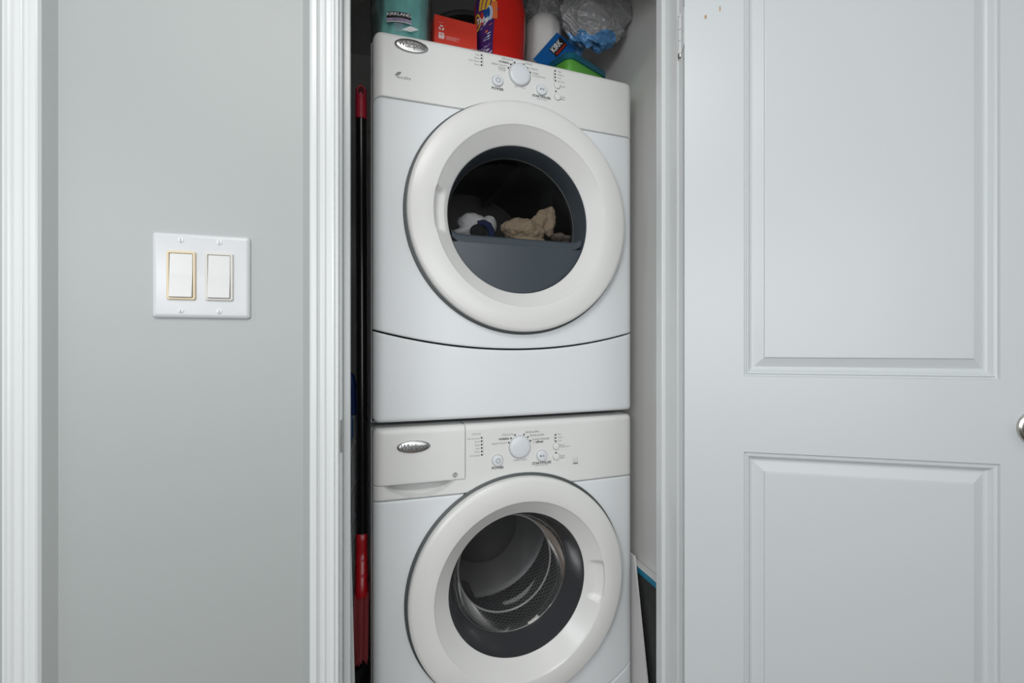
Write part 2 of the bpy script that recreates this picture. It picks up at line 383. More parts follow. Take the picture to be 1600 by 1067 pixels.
for i, (cx, fm, lab) in enumerate(((-.0262, 'ivory', 'yellowed ivory switch frame'), (.0238, 'offwhite', 'off-white switch frame'))):
    b = bmesh.new()
    w0, h0 = .0375, .0735
    V, _ = grid(b, [rrect(cx, 0, w0, h0, .003, -.006), rrect(cx, 0, w0, h0, .003, -.0085), rrect(cx, 0, w0-.002, h0-.002, .002, -.0095), rrect(cx, 0, w0-.0062, h0-.0062, .001, -.0095), rrect(cx, 0, w0-.0070, h0-.0070, .001, -.0068)], close_v=True)
    b.faces.new(V[-1]); fr = obj('switch_frame', b, fm, sw, True, sharp=40); fr['label'] = lab
    b = bmesh.new(); hw, hh = .0148, .0328
    slab(b, [(cx-hw, -.0070, -hh), (cx-hw, -.0125, -hh), (cx-hw, -.0098, 0.002), (cx-hw, -.0088, hh), (cx-hw, -.0070, hh)], (2*hw, 0, 0))
    bmesh.ops.bevel(b, geom=b.edges[:], offset=.0006, segments=1, affect='EDGES')
    obj('rocker', b, 'rocker', fr)
    for sz in (1, -1):
        b = bmesh.new(); X = cx-.001 if i == 0 else cx-.0003
        lathe(b, [(.0040, -.0060), (.0040, -.0067), (.0032, -.0074), (.0015, -.0078), (.0001, -.0079)], (X, 0, sz*.0533), 20, 'y')
        sc = obj('screw', b, 'screw', sw, True)
        b = bmesh.new(); box(b, X-.0005, X+.0005, -.0082, -.0070, sz*.0533-.0028, sz*.0533+.0028); obj('screw_slot', b, 'ink_soft', sc)

# ------------------------------------------------------------------ washer and dryer
W = .686; MO = Vector((-.00554, .26449)); MR = radians(1.4); BOW = .007
def ray(px):
    r = (px-HX)/F; c, s = cos(YAW), sin(YAW); return r*c+s, -r*s+c
def fp(px, py, v=-.005):
    """a point measured in the photograph -> (u, z) on the machines' flat front plane"""
    dx, dy = ray(px); cm, sm = cos(MR), sin(MR); ox, oy = MO.x-v*sm, MO.y+v*cm+CAM_D
    det = dx*(-sm)+cm*dy; t = (ox*(-sm)+cm*oy)/det; u = (dx*oy-dy*ox)/det
    return u, CAM_Z-(py-HY)/F*t
RC = .024
def bow(u):
    x = (u-W/2)/(W/2); v = -BOW*(1-x*x)
    d = min(u, W-u)
    if d < RC: v += RC-sqrt(max(0, RC*RC-(RC-d)**2))
    return v
US = sorted(set([0, .0006, .0016, .003, .005, .008, .012, .017, .024]+[.024+(W-.048)*i/112 for i in range(113)]+[W-x for x in (0, .0006, .0016, .003, .005, .008, .012, .017, .024)]))
SEAM = [(0, .010), (.0002, .0035), (.0012, .0010), (.003, .0002), (.005, 0)]
TOP = [(0, .055), (0, .014), (.0010, .0085), (.0035, .0040), (.007, .0014), (.011, .0002), (.014, 0)]
def panel(zlo, zhi, lo=SEAM, hi=SEAM, u0=0, u1=W, rows=60, hole=None, carve=None, ends=(True, True)):
    b = bmesh.new(); us = [u for u in US if u0+1e-6 < u < u1-1e-6]; us = [u0]+us+[u1]
    P = []
    def col(u, vextra):
        a, c = zlo(u), zhi(u); zs = [(a+dz, dv) for dz, dv in lo]+[(a+lo[-1][0]+(c-hi[-1][0]-a-lo[-1][0])*i/rows, 0) for i in range(1, rows)]+[(c-dz, dv) for dz, dv in reversed(hi)]
        return [(u, bow(u)+dv+(carve(u, z) if carve else 0), z) for z, dv in zs] if vextra is None else [(u, max(bow(u)+dv, vextra), z) for z, dv in zs]
    P.append(col(u0, .055) if ends[0] else [(x, y+.010, z) for x, y, z in col(u0, None)])
    if not ends[0]: P = [[(x, y+(.010 if z > .8322 else 0), z) for x, y, z in col(u0, None)], [(x+.0002, y+(.002 if z > .8322 else 0), z) for x, y, z in col(u0, None)]]; us[0] = u0+.0015
    for u in us: P.append(col(u, None))
    if not ends[1]:
        P[-1] = [(x-.0015, y, z) for x, y, z in P[-1]]
        P.append([(x-.0002, y+.002, z) for x, y, z in col(u1, None)]); P.append([(x, y+.010, z) for x, y, z in col(u1, None)])
    else: P.append(col(u1, .055))
    V, fs = grid(b, P)
    if hole:
        cx, cz, R = hole
        dead = [f for f in fs if (f.calc_center_median().x-cx)**2+(f.calc_center_median().z-cz)**2 < R*R]
        bmesh.ops.delete(b, geom=dead, context='FACES')
    return b
def corner(z, r, sgn):
    """straight edge at height z whose two ends are rounded off"""
    def f(u):
        d = min(u, W-u)
        return z if d >= r else z-sgn*(r-sqrt(max(0, r*r-(r-d)**2)))
    return f
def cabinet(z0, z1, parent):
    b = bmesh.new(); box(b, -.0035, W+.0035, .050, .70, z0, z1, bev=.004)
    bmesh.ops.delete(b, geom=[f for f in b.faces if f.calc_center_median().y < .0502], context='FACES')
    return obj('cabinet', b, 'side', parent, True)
def door_ring(parent, name, cx, cz, R0, R1, R2, handle_at, front=-.026):
    """white ring: outer side, crowned flat band, bevel down to the window"""
    prof = [(R0-.006, .008), (R0, .004), (R0+.0004, front+.008), (R0-.001, front+.0035), (R0-.0045, front+.0005), (R0-.010, front-.0010), (R0-.022, front-.0022), ((R0+R1)/2, front-.0034), (R1+.006, front-.0030), (R1+.002, front-.0020)]
    nb = 12
    for i in range(nb+1):
        t = i/nb; prof.append((R1-(R1-R2)*t, front+.0005+(.034)*t))
    prof += [(R2-.0012, front+.0385), (R2-.0012, front+.05)]
    seg = 240; P = []; hand = []
    for k in range(seg):
        a = 2*pi*k/seg; row = []
        for r, h in prof: row.append((r, h, a))
        P.append(row)
    def pocket(r, a):
        da = abs((a-handle_at+pi) % (2*pi)-pi)
        t = (R1+.003-r)/(R1+.003-(R2+.010))
        if t < 0 or t > 1: return 0
        wa = .245
        if da > wa: return 0
        e = min(1, (wa-da)/.045)*min(1, t/.16)*min(1, (1-t)/.25); return .011*(e*e*(3-2*e))
    bm1 = bmesh.new(); bm2 = bmesh.new()
    pts = [[(cx+(r+pocket(r, a)*.9)*cos(a), h+bowd+pocket(r, a)*.35, cz+(r+pocket(r, a)*.9)*sin(a)) for r, h, a in row] for row in P]
    def inside(k, j):
        a = 2*pi*(k+.5)/seg; r = (prof[j][0]+prof[j+1][0])/2; da = abs((a-handle_at+pi) % (2*pi)-pi)
        return da < .25 and j > 5 and R2+.009 < r < R1+.004
    for tgt, want in ((bm1, False), (bm2, True)):
        V = [[tgt.verts.new(p) for p in r] for r in pts]
        for k in range(seg):
            for j in range(len(prof)-1):
                if inside(k, j) == want:
                    k2 = (k+1) % seg; tgt.faces.new((V[k][j], V[k2][j], V[k2][j+1], V[k][j+1]))
        bmesh.ops.delete(tgt, geom=[v for v in tgt.verts if not v.link_faces], context='VERTS')
    o = obj(name, bm1, 'ring', parent, True, sharp=30)
    obj('door_handle', bm2, 'ring', o, True, sharp=60)
    return o
bowd = -BOW*.75
def ink_place(u, z, dv=.0005, parent_v=0):
    return lambda x, y: (u+x, bow(u+x)-dv-parent_v, z+y)
def badge(parent, px, py, wu, hz, txt):
    u, z = fp(px, py); b = bmesh.new(); R = []
    for (s, d) in ((1, 0), (1, .0015), (.96, .003), (.86, .0042), (.6, .0050), (.25, .0054), (.02, .0055)):
        R.append([(u+wu/2*s*cos(2*pi*k/48), bow(u)-d, z+hz/2*s*sin(2*pi*k/48)) for k in range(48)])
    grid(b, R, close_v=True); o = obj('badge', b, 'chrome', parent, True, sharp=60); o['label'] = 'silver oval maker badge'
    b = bmesh.new(); text_into(b, txt, .0155, 'CENTER', lambda x, y: (u+x, bow(u)-.0060, z+y*1.15+.0005), shear=.15, bold=.0002, space=.95)
    poly(b, [(u-.014, bow(u)-.006, z-.0062), (u+.012, bow(u)-.006, z-.0056), (u+.012, bow(u)-.006, z-.0050), (u-.014, bow(u)-.006, z-.0052)])
    obj('badge_lettering', b, 'ink', o)
def disc_button(parent, name, px, py, r, h, m='button'):
    u, z = fp(px, py); v = bow(u); b = bmesh.new()
    lathe(b, [(r, v+.001), (r, v-h*.7), (r*.97, v-h*.92), (r*.9, v-h), (r*.5, v-h*1.06), (.0001, v-h*1.08)], (u, 0, z), 40, 'y')
    o = obj(name, b, m, parent, True, sharp=50)
    b = bmesh.new(); lathe(b, [(r+.0014, v-.0003), (r*.98, v-.0004)], (u, 0, z), 40, 'y', cap=False); obj('button_gap', b, 'gap_soft', o)
    return o, u, z, v-h*1.09
def dots(parent, L, r=.0022):
    b = bmesh.new()
    for px, py in L:
        u, z = fp(px, py); lathe(b, [(.0001, bow(u)-.0007), (r, bow(u)-.0006)], (u, 0, z), 10, 'y', cap=False)
    o = obj('indicator_lights', b, 'led', parent); o['kind'] = 'stuff'; return o
def controls(con, D):
    """D: knob, buttons and print of one control panel, positions as measured in the photo"""
    b = bmesh.new(); u, z = fp(*D['knob']); v = bow(u)
    lathe(b, [(.0272, v+.001), (.0272, v-.003), (.0266, v-.0055), (.0250, v-.0070), (.021, v-.0080), (.010, v-.0090), (.0001, v-.0093)], (u, 0, z), 56, 'y')
    kn = obj('cycle_knob', b, 'button', con, True, sharp=50)
    b = bmesh.new(); lathe(b, [(.0288, v-.0003), (.0270, v-.0004)], (u, 0, z), 48, 'y', cap=False); obj('knob_gap', b, 'gap_soft', kn)
    o, u, z, v = disc_button(con, 'power_button', *D['power'], .0132, .005)
    b = bmesh.new()
    for k in range(20):
        a0, a1 = radians(118+304*k/20), radians(118+304*(k+1)/20)
        poly(b, [(u+r*cos(a), v, z+r*sin(a)) for r, a in ((.0046, a0), (.0046, a1), (.0058, a1), (.0058, a0))])
    poly(b, [(u-.0006, v, z+.0018), (u+.0006, v, z+.0018), (u+.0006, v, z+.0072), (u-.0006, v, z+.0072)]); obj('power_symbol', b, 'ink', o)
    o, u, z, v = disc_button(con, 'start_button', *D['start'], .0132, .005)
    b = bmesh.new(); poly(b, [(u-.0055, v, z-.0032), (u-.0005, v, z), (u-.0055, v, z+.0032)])
    for x in (.0022, .0047): poly(b, [(u+x-.0006, v, z-.003), (u+x+.0006, v, z-.003), (u+x+.0006, v, z+.003), (u+x-.0006, v, z+.003)])
    obj('start_symbol', b, 'ink', o)
    for p in D['small']: disc_button(con, 'option_button', *p, .0082, .003, 'console')
    dots(con, D['dots'])
    b = bmesh.new()
    for s, px, py, size, al, mi, bold in D['text']:
        u, z = fp(px, py); text_into(b, s, size, al, ink_place(u, z), mi, bold=bold)
    for (xa, ya, xb, yb, wd) in D['lines']:
        ua, za = fp(xa, ya); ub, zb = fp(xb, yb); d = Vector((ub-ua, zb-za)).normalized(); nn = Vector((-d.y, d.x))*wd
        poly(b, [(ua+nn.x, bow(ua)-.0005, za+nn.y), (ub+nn.x, bow(ub)-.0005, zb+nn.y), (ub-nn.x, bow(ub)-.0005, zb-nn.y), (ua-nn.x, bow(ua)-.0005, za-nn.y)], 1)
    for (cx, cy, r, a0, a1) in D['arcs']:
        u, z = fp(cx, cy)
        for k in range(14):
            p, q = radians(a0+(a1-a0)*k/14), radians(a0+(a1-a0)*(k+1)/14)
            poly(b, [(u+rr*cos(a), bow(u)-.0005, z+rr*sin(a)) for rr, a in ((r, p), (r, q), (r+.0009, q), (r+.0009, p))], 1)
    if 'extra' in D: D['extra'](b)
    obj('printed_lettering', b, ['ink', 'ink_soft'], con)['kind'] = 'stuff'

# ---- dryer
ZT, ZB = 1.8755, .9765
dr = empty('dryer', (MO.x, MO.y, 0), MR, 'white front-loading clothes dryer stacked on top of the washer', 'dryer')
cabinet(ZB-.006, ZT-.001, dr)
DC = (.3575, 1.4715)
seam1 = lambda u: 1.7245-.0015*(1-((u-W/2)/(W/2))**2)-(.007*(1-min(u, W-u)/.02)**2 if min(u, W-u) < .02 else 0)
arc1 = lambda u: 1.1915-.0455*(1-((u-W/2)/(W/2))**2)
con = obj('control_panel', panel(seam1, corner(ZT, .016, 1), SEAM, TOP, rows=40, hole=(*DC, .25)), 'console', dr, True, sharp=40)
obj('front_panel', panel(arc1, lambda u: seam1(u)-.0022, rows=90, hole=(*DC, .25)), 'enamel', dr, True, sharp=40)
obj('lower_panel', panel(corner(ZB, .012, -1), lambda u: arc1(u)-.0036, [(0, .055), (0, .012), (.001, .007), (.003, .003), (.006, .0008), (.009, 0)], SEAM, rows=34), 'enamel', dr, True, sharp=40)
ring = door_ring(dr, 'door', *DC, .2835, .2210, .1865, pi)
b = bmesh.new(); lathe(b, [(.25, .004), (.2905, .004), (.2905, -.0045), (.2885, -.0058), (.2800, -.0058)], (DC[0], bowd+.0, DC[1]), 120, 'y', cap=False)
obj('door_surround', b, 'gap_shade', dr, True)
# porthole: slate funnel, baffle with ledge, glass
b = bmesh.new(); y0, y1 = .012+bowd, .072+bowd; cx, cz = DC
lathe(b, [(.1866, y0-.003), (.1850, y0), (.1836, y0+.004), (.1775, y1), (.1770, y1+.010)], (cx, 0, cz), 120, 'y', cap=False)
win = obj('window_funnel', b, 'slate', ring, True)
ch = 1.4185; hc = ch-cz
def chord(r, h, y, n=40):
    a0 = math.asin(h/r); return [(cx+r*cos(pi-a0+(pi+2*a0)*k/n), y, cz+r*sin(pi-a0+(pi+2*a0)*k/n)) for k in range(n+1)]
b = bmesh.new(); r = .1835
def chord_line(h, y, r, n=24):
    x = sqrt(r*r-h*h); P = []
    for k in range(n+1):
        t = -1+2*k/n; P.append((cx+x*t, y, cz+h+.010*max(0, abs(t)-.86)/.14*(max(0, abs(t)-.86)/.14)))
    return P
prof = [(hc-.012, y0+.003, .1838), (hc-.004, y0+.0035, .1832), (hc+.003, y0+.005, .1826), (hc+.0075, y0+.009, .181), (hc+.0095, y0+.014, .179), (hc+.0105, y1-.004, .1775), (hc+.013, y1, .177), (hc+.015, y1+.004, .176)]
grid(b, [chord_line(h, y, rr) for h, y, rr in prof])
n = 24; xs = sqrt(.1838**2-(hc-.012)**2)
grid(b, [[(cx+xs*(-1+2*k/n), y0+.003, cz+hc-.012) for k in range(n+1)]]+[[(cx+sqrt(max(0, .1838**2-h*h))*(-1+2*k/n), y0+.003+.004*min(1, (hc-.012-h)/.05), cz+h) for k in range(n+1)] for h in [hc-.02, hc-.04, -.12, -.15, -.17, -.18, -.1837]])
bf = obj('window_baffle', b, 'slate', ring, True, sharp=50); bf['label'] = 'blue-grey plastic lower half of the porthole'
b = bmesh.new()
pts = []
r = .1772; h = hc+.013; a0 = math.asin(h/r)
pts = [(cx+r*cos(a0+(pi-2*a0)*k/50), y1-.001, cz+r*sin(a0+(pi-2*a0)*k/50)) for k in range(51)]
poly(b, pts); gl = obj('window_glass', b, 'glass', ring); gl['label'] = 'dark clear upper half of the porthole'
b = bmesh.new()
tube(b, [(cx+r*.998*cos(a0+(pi-2*a0)*k/50), y1-.0015, cz+r*.998*sin(a0+(pi-2*a0)*k/50)) for k in range(51)], .0022, 8); obj('glass_rim', b, 'dark', ring, True)
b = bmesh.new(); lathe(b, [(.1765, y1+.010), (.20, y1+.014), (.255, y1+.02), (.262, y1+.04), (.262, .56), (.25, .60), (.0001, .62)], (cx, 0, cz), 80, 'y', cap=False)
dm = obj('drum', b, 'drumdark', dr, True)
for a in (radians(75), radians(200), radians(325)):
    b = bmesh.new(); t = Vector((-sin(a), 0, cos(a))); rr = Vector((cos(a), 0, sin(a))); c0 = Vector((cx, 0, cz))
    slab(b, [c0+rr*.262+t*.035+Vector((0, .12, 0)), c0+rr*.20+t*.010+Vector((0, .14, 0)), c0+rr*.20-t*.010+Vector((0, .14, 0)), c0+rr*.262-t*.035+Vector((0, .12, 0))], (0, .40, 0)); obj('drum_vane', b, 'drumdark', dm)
T = []
T += [('STATUS', 743.5, 79, .0062, 'CENTER', 1, 0), ('Wet', 749, 87.2, .0056, 'RIGHT', 1, 0), ('Damp', 749, 92.2, .0056, 'RIGHT', 1, 0), ('Cool Down', 749, 97.2, .0056, 'RIGHT', 1, 0), ('Done', 749, 102.3, .0056, 'RIGHT', 1, 0)]
T += [('DELICATE', 801.5, 95.8, .0066, 'RIGHT', 1, 0), ('NORMAL', 795.5, 99.8, .0066, 'RIGHT', 0, .0002), ('HEAVY DUTY', 791.5, 104.6, .0066, 'RIGHT', 1, 0), ('SENSOR', 789.5, 108.4, .0052, 'RIGHT', 1, 0), ('CYCLES', 789.5, 111.4, .0052, 'RIGHT', 1, 0)]
T += [('BULKY', 821, 100, .0062, 'LEFT', 1, 0), ('CASUAL', 827, 107.6, .0062, 'LEFT', 1, 0), ('TIMED', 831, 114.8, .0062, 'LEFT', 1, 0), ('CYCLE DRYING', 831, 118.6, .0052, 'LEFT', 1, 0)]
T += [('DRY CYCLE', 811.5, 137, .0056, 'CENTER', 1, 0), ('POWER', 777, 139.6, .0088, 'CENTER', 0, .0003), ('START/PAUSE', 845.6, 152.2, .0082, 'CENTER', 0, .0003), ('Hold to Start', 846, 156, .0050, 'CENTER', 1, 0)]
T += [('High', 871, 112.2, .0054, 'LEFT', 1, 0), ('Medium', 871, 117.2, .0054, 'LEFT', 1, 0), ('Low', 871, 122.2, .0054, 'LEFT', 1, 0), ('Air Only', 871, 127.4, .0054, 'LEFT', 1, 0), ('Temp', 874.5, 135, .0064, 'LEFT', 1, 0), ('Cycle', 874.5, 151.4, .0062, 'LEFT', 1, 0), ('Signal', 874.5, 154.8, .0062, 'LEFT', 1, 0)]
def accu(b):
    u, z = fp(622.5, 114); v = bow(u)-.0005
    for s in (0, 1):
        P = [(u+.0068*cos(t)*.95+.002*sin(t), v, z+.0042*sin(t)+.0022*cos(t)) for t in [pi*s+pi*k/10+.12 for k in range(10)]]
        poly(b, P, 0)
    poly(b, [(u-.0072, v, z-.0035), (u-.0058, v, z-.0075), (u-.0052, v, z-.0075), (u-.0062, v, z-.0030)], 1)
    u, z = fp(631, 120.8); text_into(b, 'AccuDry', .0088, 'CENTER', ink_place(u, z), 0, shear=.1)
controls(con, dict(knob=(811.5, 118), power=(777, 127.3), start=(845.6, 141.5), small=[(870.5, 134), (870.8, 152)],
    dots=[(752, 87), (752, 92), (752, 97.3), (752, 102.4), (803.7, 98.4), (797.7, 101.4), (793.8, 106.8), (818, 101.4), (823.8, 107), (827.9, 114), (867, 111.4), (867, 116.4), (867.2, 121.4), (867.4, 126.4), (868, 143.3)],
    text=T, lines=[(754.4, 86.5, 754.6, 103, .0003), (865, 110.5, 865.2, 127, .0003), (752.5, 103, 754.6, 103.3, .0003), (819.5, 102.5, 829, 116, .0003)], arcs=[(811.5, 118, .0305, 118, 168)], extra=accu))
badge(con, 643.3, 72, .077, .031, 'Whirlpool')

# ---- washer
wa = empty('washer', (MO.x, MO.y, 0), MR, 'white front-loading washing machine below the stacked dryer', 'washing machine')
WZT = .9635
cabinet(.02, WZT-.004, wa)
WC = (.3555, .5500)
seamw = lambda u: .7985-(.004*(1-min(u, W-u)/.02)**2 if min(u, W-u) < .02 else 0)
UD = .2135
def scoop(u, z):
    t = (u-.106)/.083
    if abs(t) >= 1: return 0
    depth = .0315*(1-t*t); top = .8322
    s = (top-z)/depth
    if s > 1: return 0
    s = max(0, s); e = 1-s
    return .040*e**.5*min(1, (1-abs(t))*6)
con = obj('control_panel', panel(seamw, corner(WZT, .012, 1), SEAM, TOP, u0=UD, rows=44, hole=(*WC, .25), ends=(False, True)), 'console', wa, True, sharp=40)
lipz = lambda u: .8318
low = obj('dispenser_surround', panel(seamw, lipz, SEAM, [(0, .010), (.0002, .0008), (.0008, 0)], u1=UD, rows=46, hole=(*WC, .25), carve=scoop, ends=(True, True)), 'console', wa, True, sharp=40)
drw = obj('dispenser_drawer', panel(lambda u: .8328, corner(WZT, .012, 1), [(0, .022), (.0002, .003), (.001, .0004), (.002, 0)], TOP, u1=UD-.0014, rows=30, ends=(True, False)), 'console', wa, True, sharp=40)
b = bmesh.new(); box(b, .004, .68, .046, .05, .84, .95); obj('front_backing', b, 'gap', wa)
u, z = fp(711, 742); b = bmesh.new(); lathe(b, [(.0001, bow(u)-.0006), (.0062, bow(u)-.0005)], (u, 0, z), 20, 'y', cap=False)
ef = obj('efficiency_mark', b, 'ink_soft', drw); b = bmesh.new(); text_into(b, 'he', .0125, 'CENTER', ink_place(u, z, .0011), 0, shear=.3, bold=.0003); obj('mark_lettering', b, 'plate', ef)
wl = lambda u: .291-.12*(1-((u-W/2)/(W/2))**2)
obj('front_panel', panel(wl, lambda u: seamw(u)-.0020, rows=90, hole=(*WC, .25)), 'enamel', wa, True, sharp=40)
obj('lower_panel', panel(lambda u: .03, lambda u: wl(u)-.0034, SEAM, SEAM, rows=30), 'enamel', wa, True, sharp=40)
ring = door_ring(wa, 'door', *WC, .2790, .2190, .1815, radians(-3))
b = bmesh.new(); lathe(b, [(.25, .004), (.2860, .004), (.2860, -.0045), (.2840, -.0058), (.2750, -.0058)], (WC[0], bowd, WC[1]), 120, 'y', cap=False)
obj('door_surround', b, 'gap_shade', wa, True)
cx, cz = WC
b = bmesh.new(); lathe(b, [(.1815, y0-.003), (.1800, y0), (.1780, y0+.006), (.172, y0+.022), (.1670, y0+.040), (.1590, y0+.056), (.1575, y0+.064)], (cx, 0, cz), 120, 'y', cap=False)
obj('door_gasket', b, 'rubber', ring, True)
b = bmesh.new()
V = lathe(b, [(.1545, y0+.060), (.1535, y0+.066), (.1480, y0+.085), (.1380, y0+.108), (.1330, y0+.116)], (cx, 0, cz), 96, 'y', cap=False)
lathe(b, [(.1325, y0+.116), (.10, y0+.112), (.05, y0+.108), (.0001, y0+.107)], (cx, 0, cz), 96, 'y', cap=False)
obj('door_glass', b, 'bowl', ring, True)
b = bmesh.new(); tube(b, [(cx+.1345*cos(2*pi*k/96), y0+.1155, cz+.1345*sin(2*pi*k/96)) for k in range(97)], .0030, 8, cap=False); obj('glass_rim', b, 'rim', ring, True)
b = bmesh.new(); tube(b, [(cx+.1572*cos(2*pi*k/96), y0+.064, cz+.1572*sin(2*pi*k/96)) for k in range(97)], .0012, 8, cap=False); obj('drum_lip', b, 'steel', ring, True)
b = bmesh.new()
prof = [(.158, y0+.066), (.175, y0+.085), (.195, y0+.115), (.214, y0+.155), (.224, y0+.20), (.226, y0+.30), (.226, y0+.36)]
acc = [0]
for i in range(1, len(prof)): acc.append(acc[-1]+math.hypot(prof[i][0]-prof[i-1][0], prof[i][1]-prof[i-1][1]))
lathe(b, prof, (cx, 0, cz), 96, 'y', cap=False, uv=lambda i, j: (acc[i]/.012, j*(2*pi*.2/96)/.012))
dm = obj('drum', b, 'perf', wa, True)
b = bmesh.new(); lathe(b, [(.226, y0+.36), (.21, y0+.37), (.12, y0+.375), (.10, y0+.362), (.0001, y0+.360)], (cx, 0, cz), 72, 'y', cap=False); obj('drum_back', b, 'drumgrey', dm, True)
for a in (radians(250), radians(10), radians(130)):
    b = bmesh.new(); t = Vector((-sin(a), 0, cos(a))); rr = Vector((cos(a), 0, sin(a))); c0 = Vector((cx, 0, cz))
    slab(b, [c0+rr*.228+t*.034+Vector((0, y0+.17, 0)), c0+rr*.175+t*.010+Vector((0, y0+.19, 0)), c0+rr*.175-t*.010+Vector((0, y0+.19, 0)), c0+rr*.228-t*.034+Vector((0, y0+.17, 0))], (0, .17, 0)); obj('drum_vane', b, 'drumdark', dm)
T = [('STATUS', 744, 678.3, .0062, 'CENTER', 1, 0)]
for s, y in (('Add Garment', 684.5), ('Wash', 689.8), ('Rinse', 695), ('Spin', 700.3), ('Done', 705.4), ('Lid Locked', 711)): T.append((s, 749.4, y, .0056, 'RIGHT', 1, 0))
T += [('DELICATE', 802, 678.3, .0066, 'RIGHT', 1, 0), ('NORMAL', 795.5, 684.9, .0066, 'RIGHT', 0, .0003), ('HEAVY DUTY', 792, 691.8, .0066, 'RIGHT', 1, 0), ('RINSE & SPIN', 820.5, 675.3, .0064, 'LEFT', 0, 0), ('DRAIN & SPIN', 827, 680.3, .0064, 'LEFT', 0, 0), ('CLEAN WASHER', 831, 686.6, .0064, 'LEFT', 0, 0), ('with', 831.6, 690.7, .0046, 'LEFT', 1, 0), ('affresh', 837, 690.2, .0074, 'LEFT', 0, .0003)]
T += [('WASH CYCLE', 812, 718.3, .0056, 'CENTER', 1, 0), ('POWER', 777.2, 730.6, .0088, 'CENTER', 0, .0003), ('START/PAUSE', 846, 722.8, .0086, 'CENTER', 0, .0003), ('Hold to Add Item', 846, 726.2, .0050, 'CENTER', 1, 0)]
T += [('Hot', 871, 678.3, .0054, 'LEFT', 1, 0), ('Warm', 871, 683.2, .0054, 'LEFT', 1, 0), ('Cold', 871, 688.3, .0054, 'LEFT', 1, 0), ('Wash', 874, 695.2, .0060, 'LEFT', 1, 0), ('Temperature', 874, 697.8, .0054, 'LEFT', 1, 0), ('Cycle', 874.5, 711.8, .0060, 'LEFT', 1, 0), ('Signal', 874.5, 714.8, .0060, 'LEFT', 1, 0)]
def star(b):
    u, z = fp(899, 718.8); v = lambda x: bow(x)-.0005
    def q(x0, x1, a, c, mi): poly(b, [(u+x0, v(u), z+a), (u+x1, v(u), z+a), (u+x1, v(u), z+c), (u+x0, v(u), z+c)], mi)
    q(-.0068, -.0062, -.0045, .0068, 1); q(.0062, .0068, -.0045, .0068, 1); q(-.0068, .0068, .0064, .0068, 1); q(-.0068, .0068, -.0100, -.0058, 1); q(-.0068, .0068, -.0047, -.0043, 1)
    poly(b, [(u-.006, v(u), z-.002), (u, v(u), z-.0004), (u+.0055, v(u), z+.003), (u, v(u), z+.0008)], 0)
controls(con, dict(knob=(811.5, 697.8), power=(777, 718.8), start=(845.8, 711.3), small=[(868.6, 697), (868.8, 713.3)],
    dots=[(752, 683.6), (752.1, 688.9), (752.2, 694.3), (752.3, 699.6), (752.4, 704.9), (752.5, 710.3), (804.2, 679.3), (798, 684.4), (794.5, 691.2), (818.2, 678.5), (824.3, 682.2), (828.4, 688.2), (867.6, 679), (867.6, 684), (867.8, 689), (868.3, 707)],
    text=T, lines=[(754.4, 682.5, 754.9, 711, .0003), (865.6, 678, 865.9, 690, .0003)], arcs=[], extra=star))
badge(drw, 646.8, 698, .077, .029, 'Whirlpool')

# ------------------------------------------------------------------ laundry seen through the dryer window
RM = Matrix.Rotation(MR, 3, 'Z')
def ml(u, v, z): return RM @ Vector((u, v, 0))+Vector((MO.x, MO.y, z))
VV = .125
def cl(px, py, v=VV): u, z = fp(px, py, v); return ml(u, v, z)
def heap(parts, v=VV):
    out = []
    for (px, py, a, d, h, tilt, dv) in parts: out.append((cl(px, py, v+dv), (a, d, h), tilt))
    return out
o = blobs('beige_towel', heap([(817, 362, .062, .05, .035, .1, 0), (843, 347, .032, .022, .022, -.45, -.005), (859, 337, .019, .018, .022, .15, -.008), (857, 354, .019, .02, .026, .05, -.006), (849, 332, .016, .016, .009, -.35, -.012), (792, 357, .018, .03, .016, -.5, 0), (802, 353, .028, .03, .018, -.25, 0), (822, 385, .060, .05, .040, 0, .012)]), 'beige', voxel=.0026, rough=.006, sc=48, smooth_it=5)
tag(o, 'crumpled beige towel inside the dryer drum', 'towel')
o = blobs('white_sock', heap([(742, 352, .050, .03, .030, .2, 0), (725, 362, .045, .03, .014, -.35, 0), (761, 356, .024, .03, .035, .4, .01), (734, 386, .042, .04, .042, 0, .012)]), 'white_cloth', voxel=.0026, rough=.003, sc=45, smooth_it=9)
tag(o, 'white sock with navy patterned cuff inside the dryer drum', 'sock')
b = bmesh.new(); c0 = cl(757, 357, VV-.040)
tube(b, [c0+Vector((-.018, 0, .012)), c0+Vector((-.004, -.002, .014)), c0+Vector((.010, -.002, .008)), c0+Vector((.018, 0, -.006)), c0+Vector((.019, 0, -.024))], [.007, .009, .010, .010, .009], 10); obj('sock_cuff', b, 'navy', o, True)
b = bmesh.new(); r = bmesh.ops.create_icosphere(b, subdivisions=3, radius=1)
for v in r['verts']: v.co = cl(747, 362, VV-.038)+Vector((v.co.x*.022, v.co.y*.010, v.co.z*.020))
obj('sock_opening', b, 'black_cloth', o, True)
o = blobs('taupe_cloth', heap([(871, 371, .020, .03, .013, .1, .0), (886, 374, .024, .03, .009, .1, 0), (882, 390, .026, .03, .026, 0, .01)]), 'taupe', voxel=.0026, rough=.002, sc=45, smooth_it=8)
tag(o, 'dark taupe cloth at the right end of the laundry in the dryer', 'cloth')

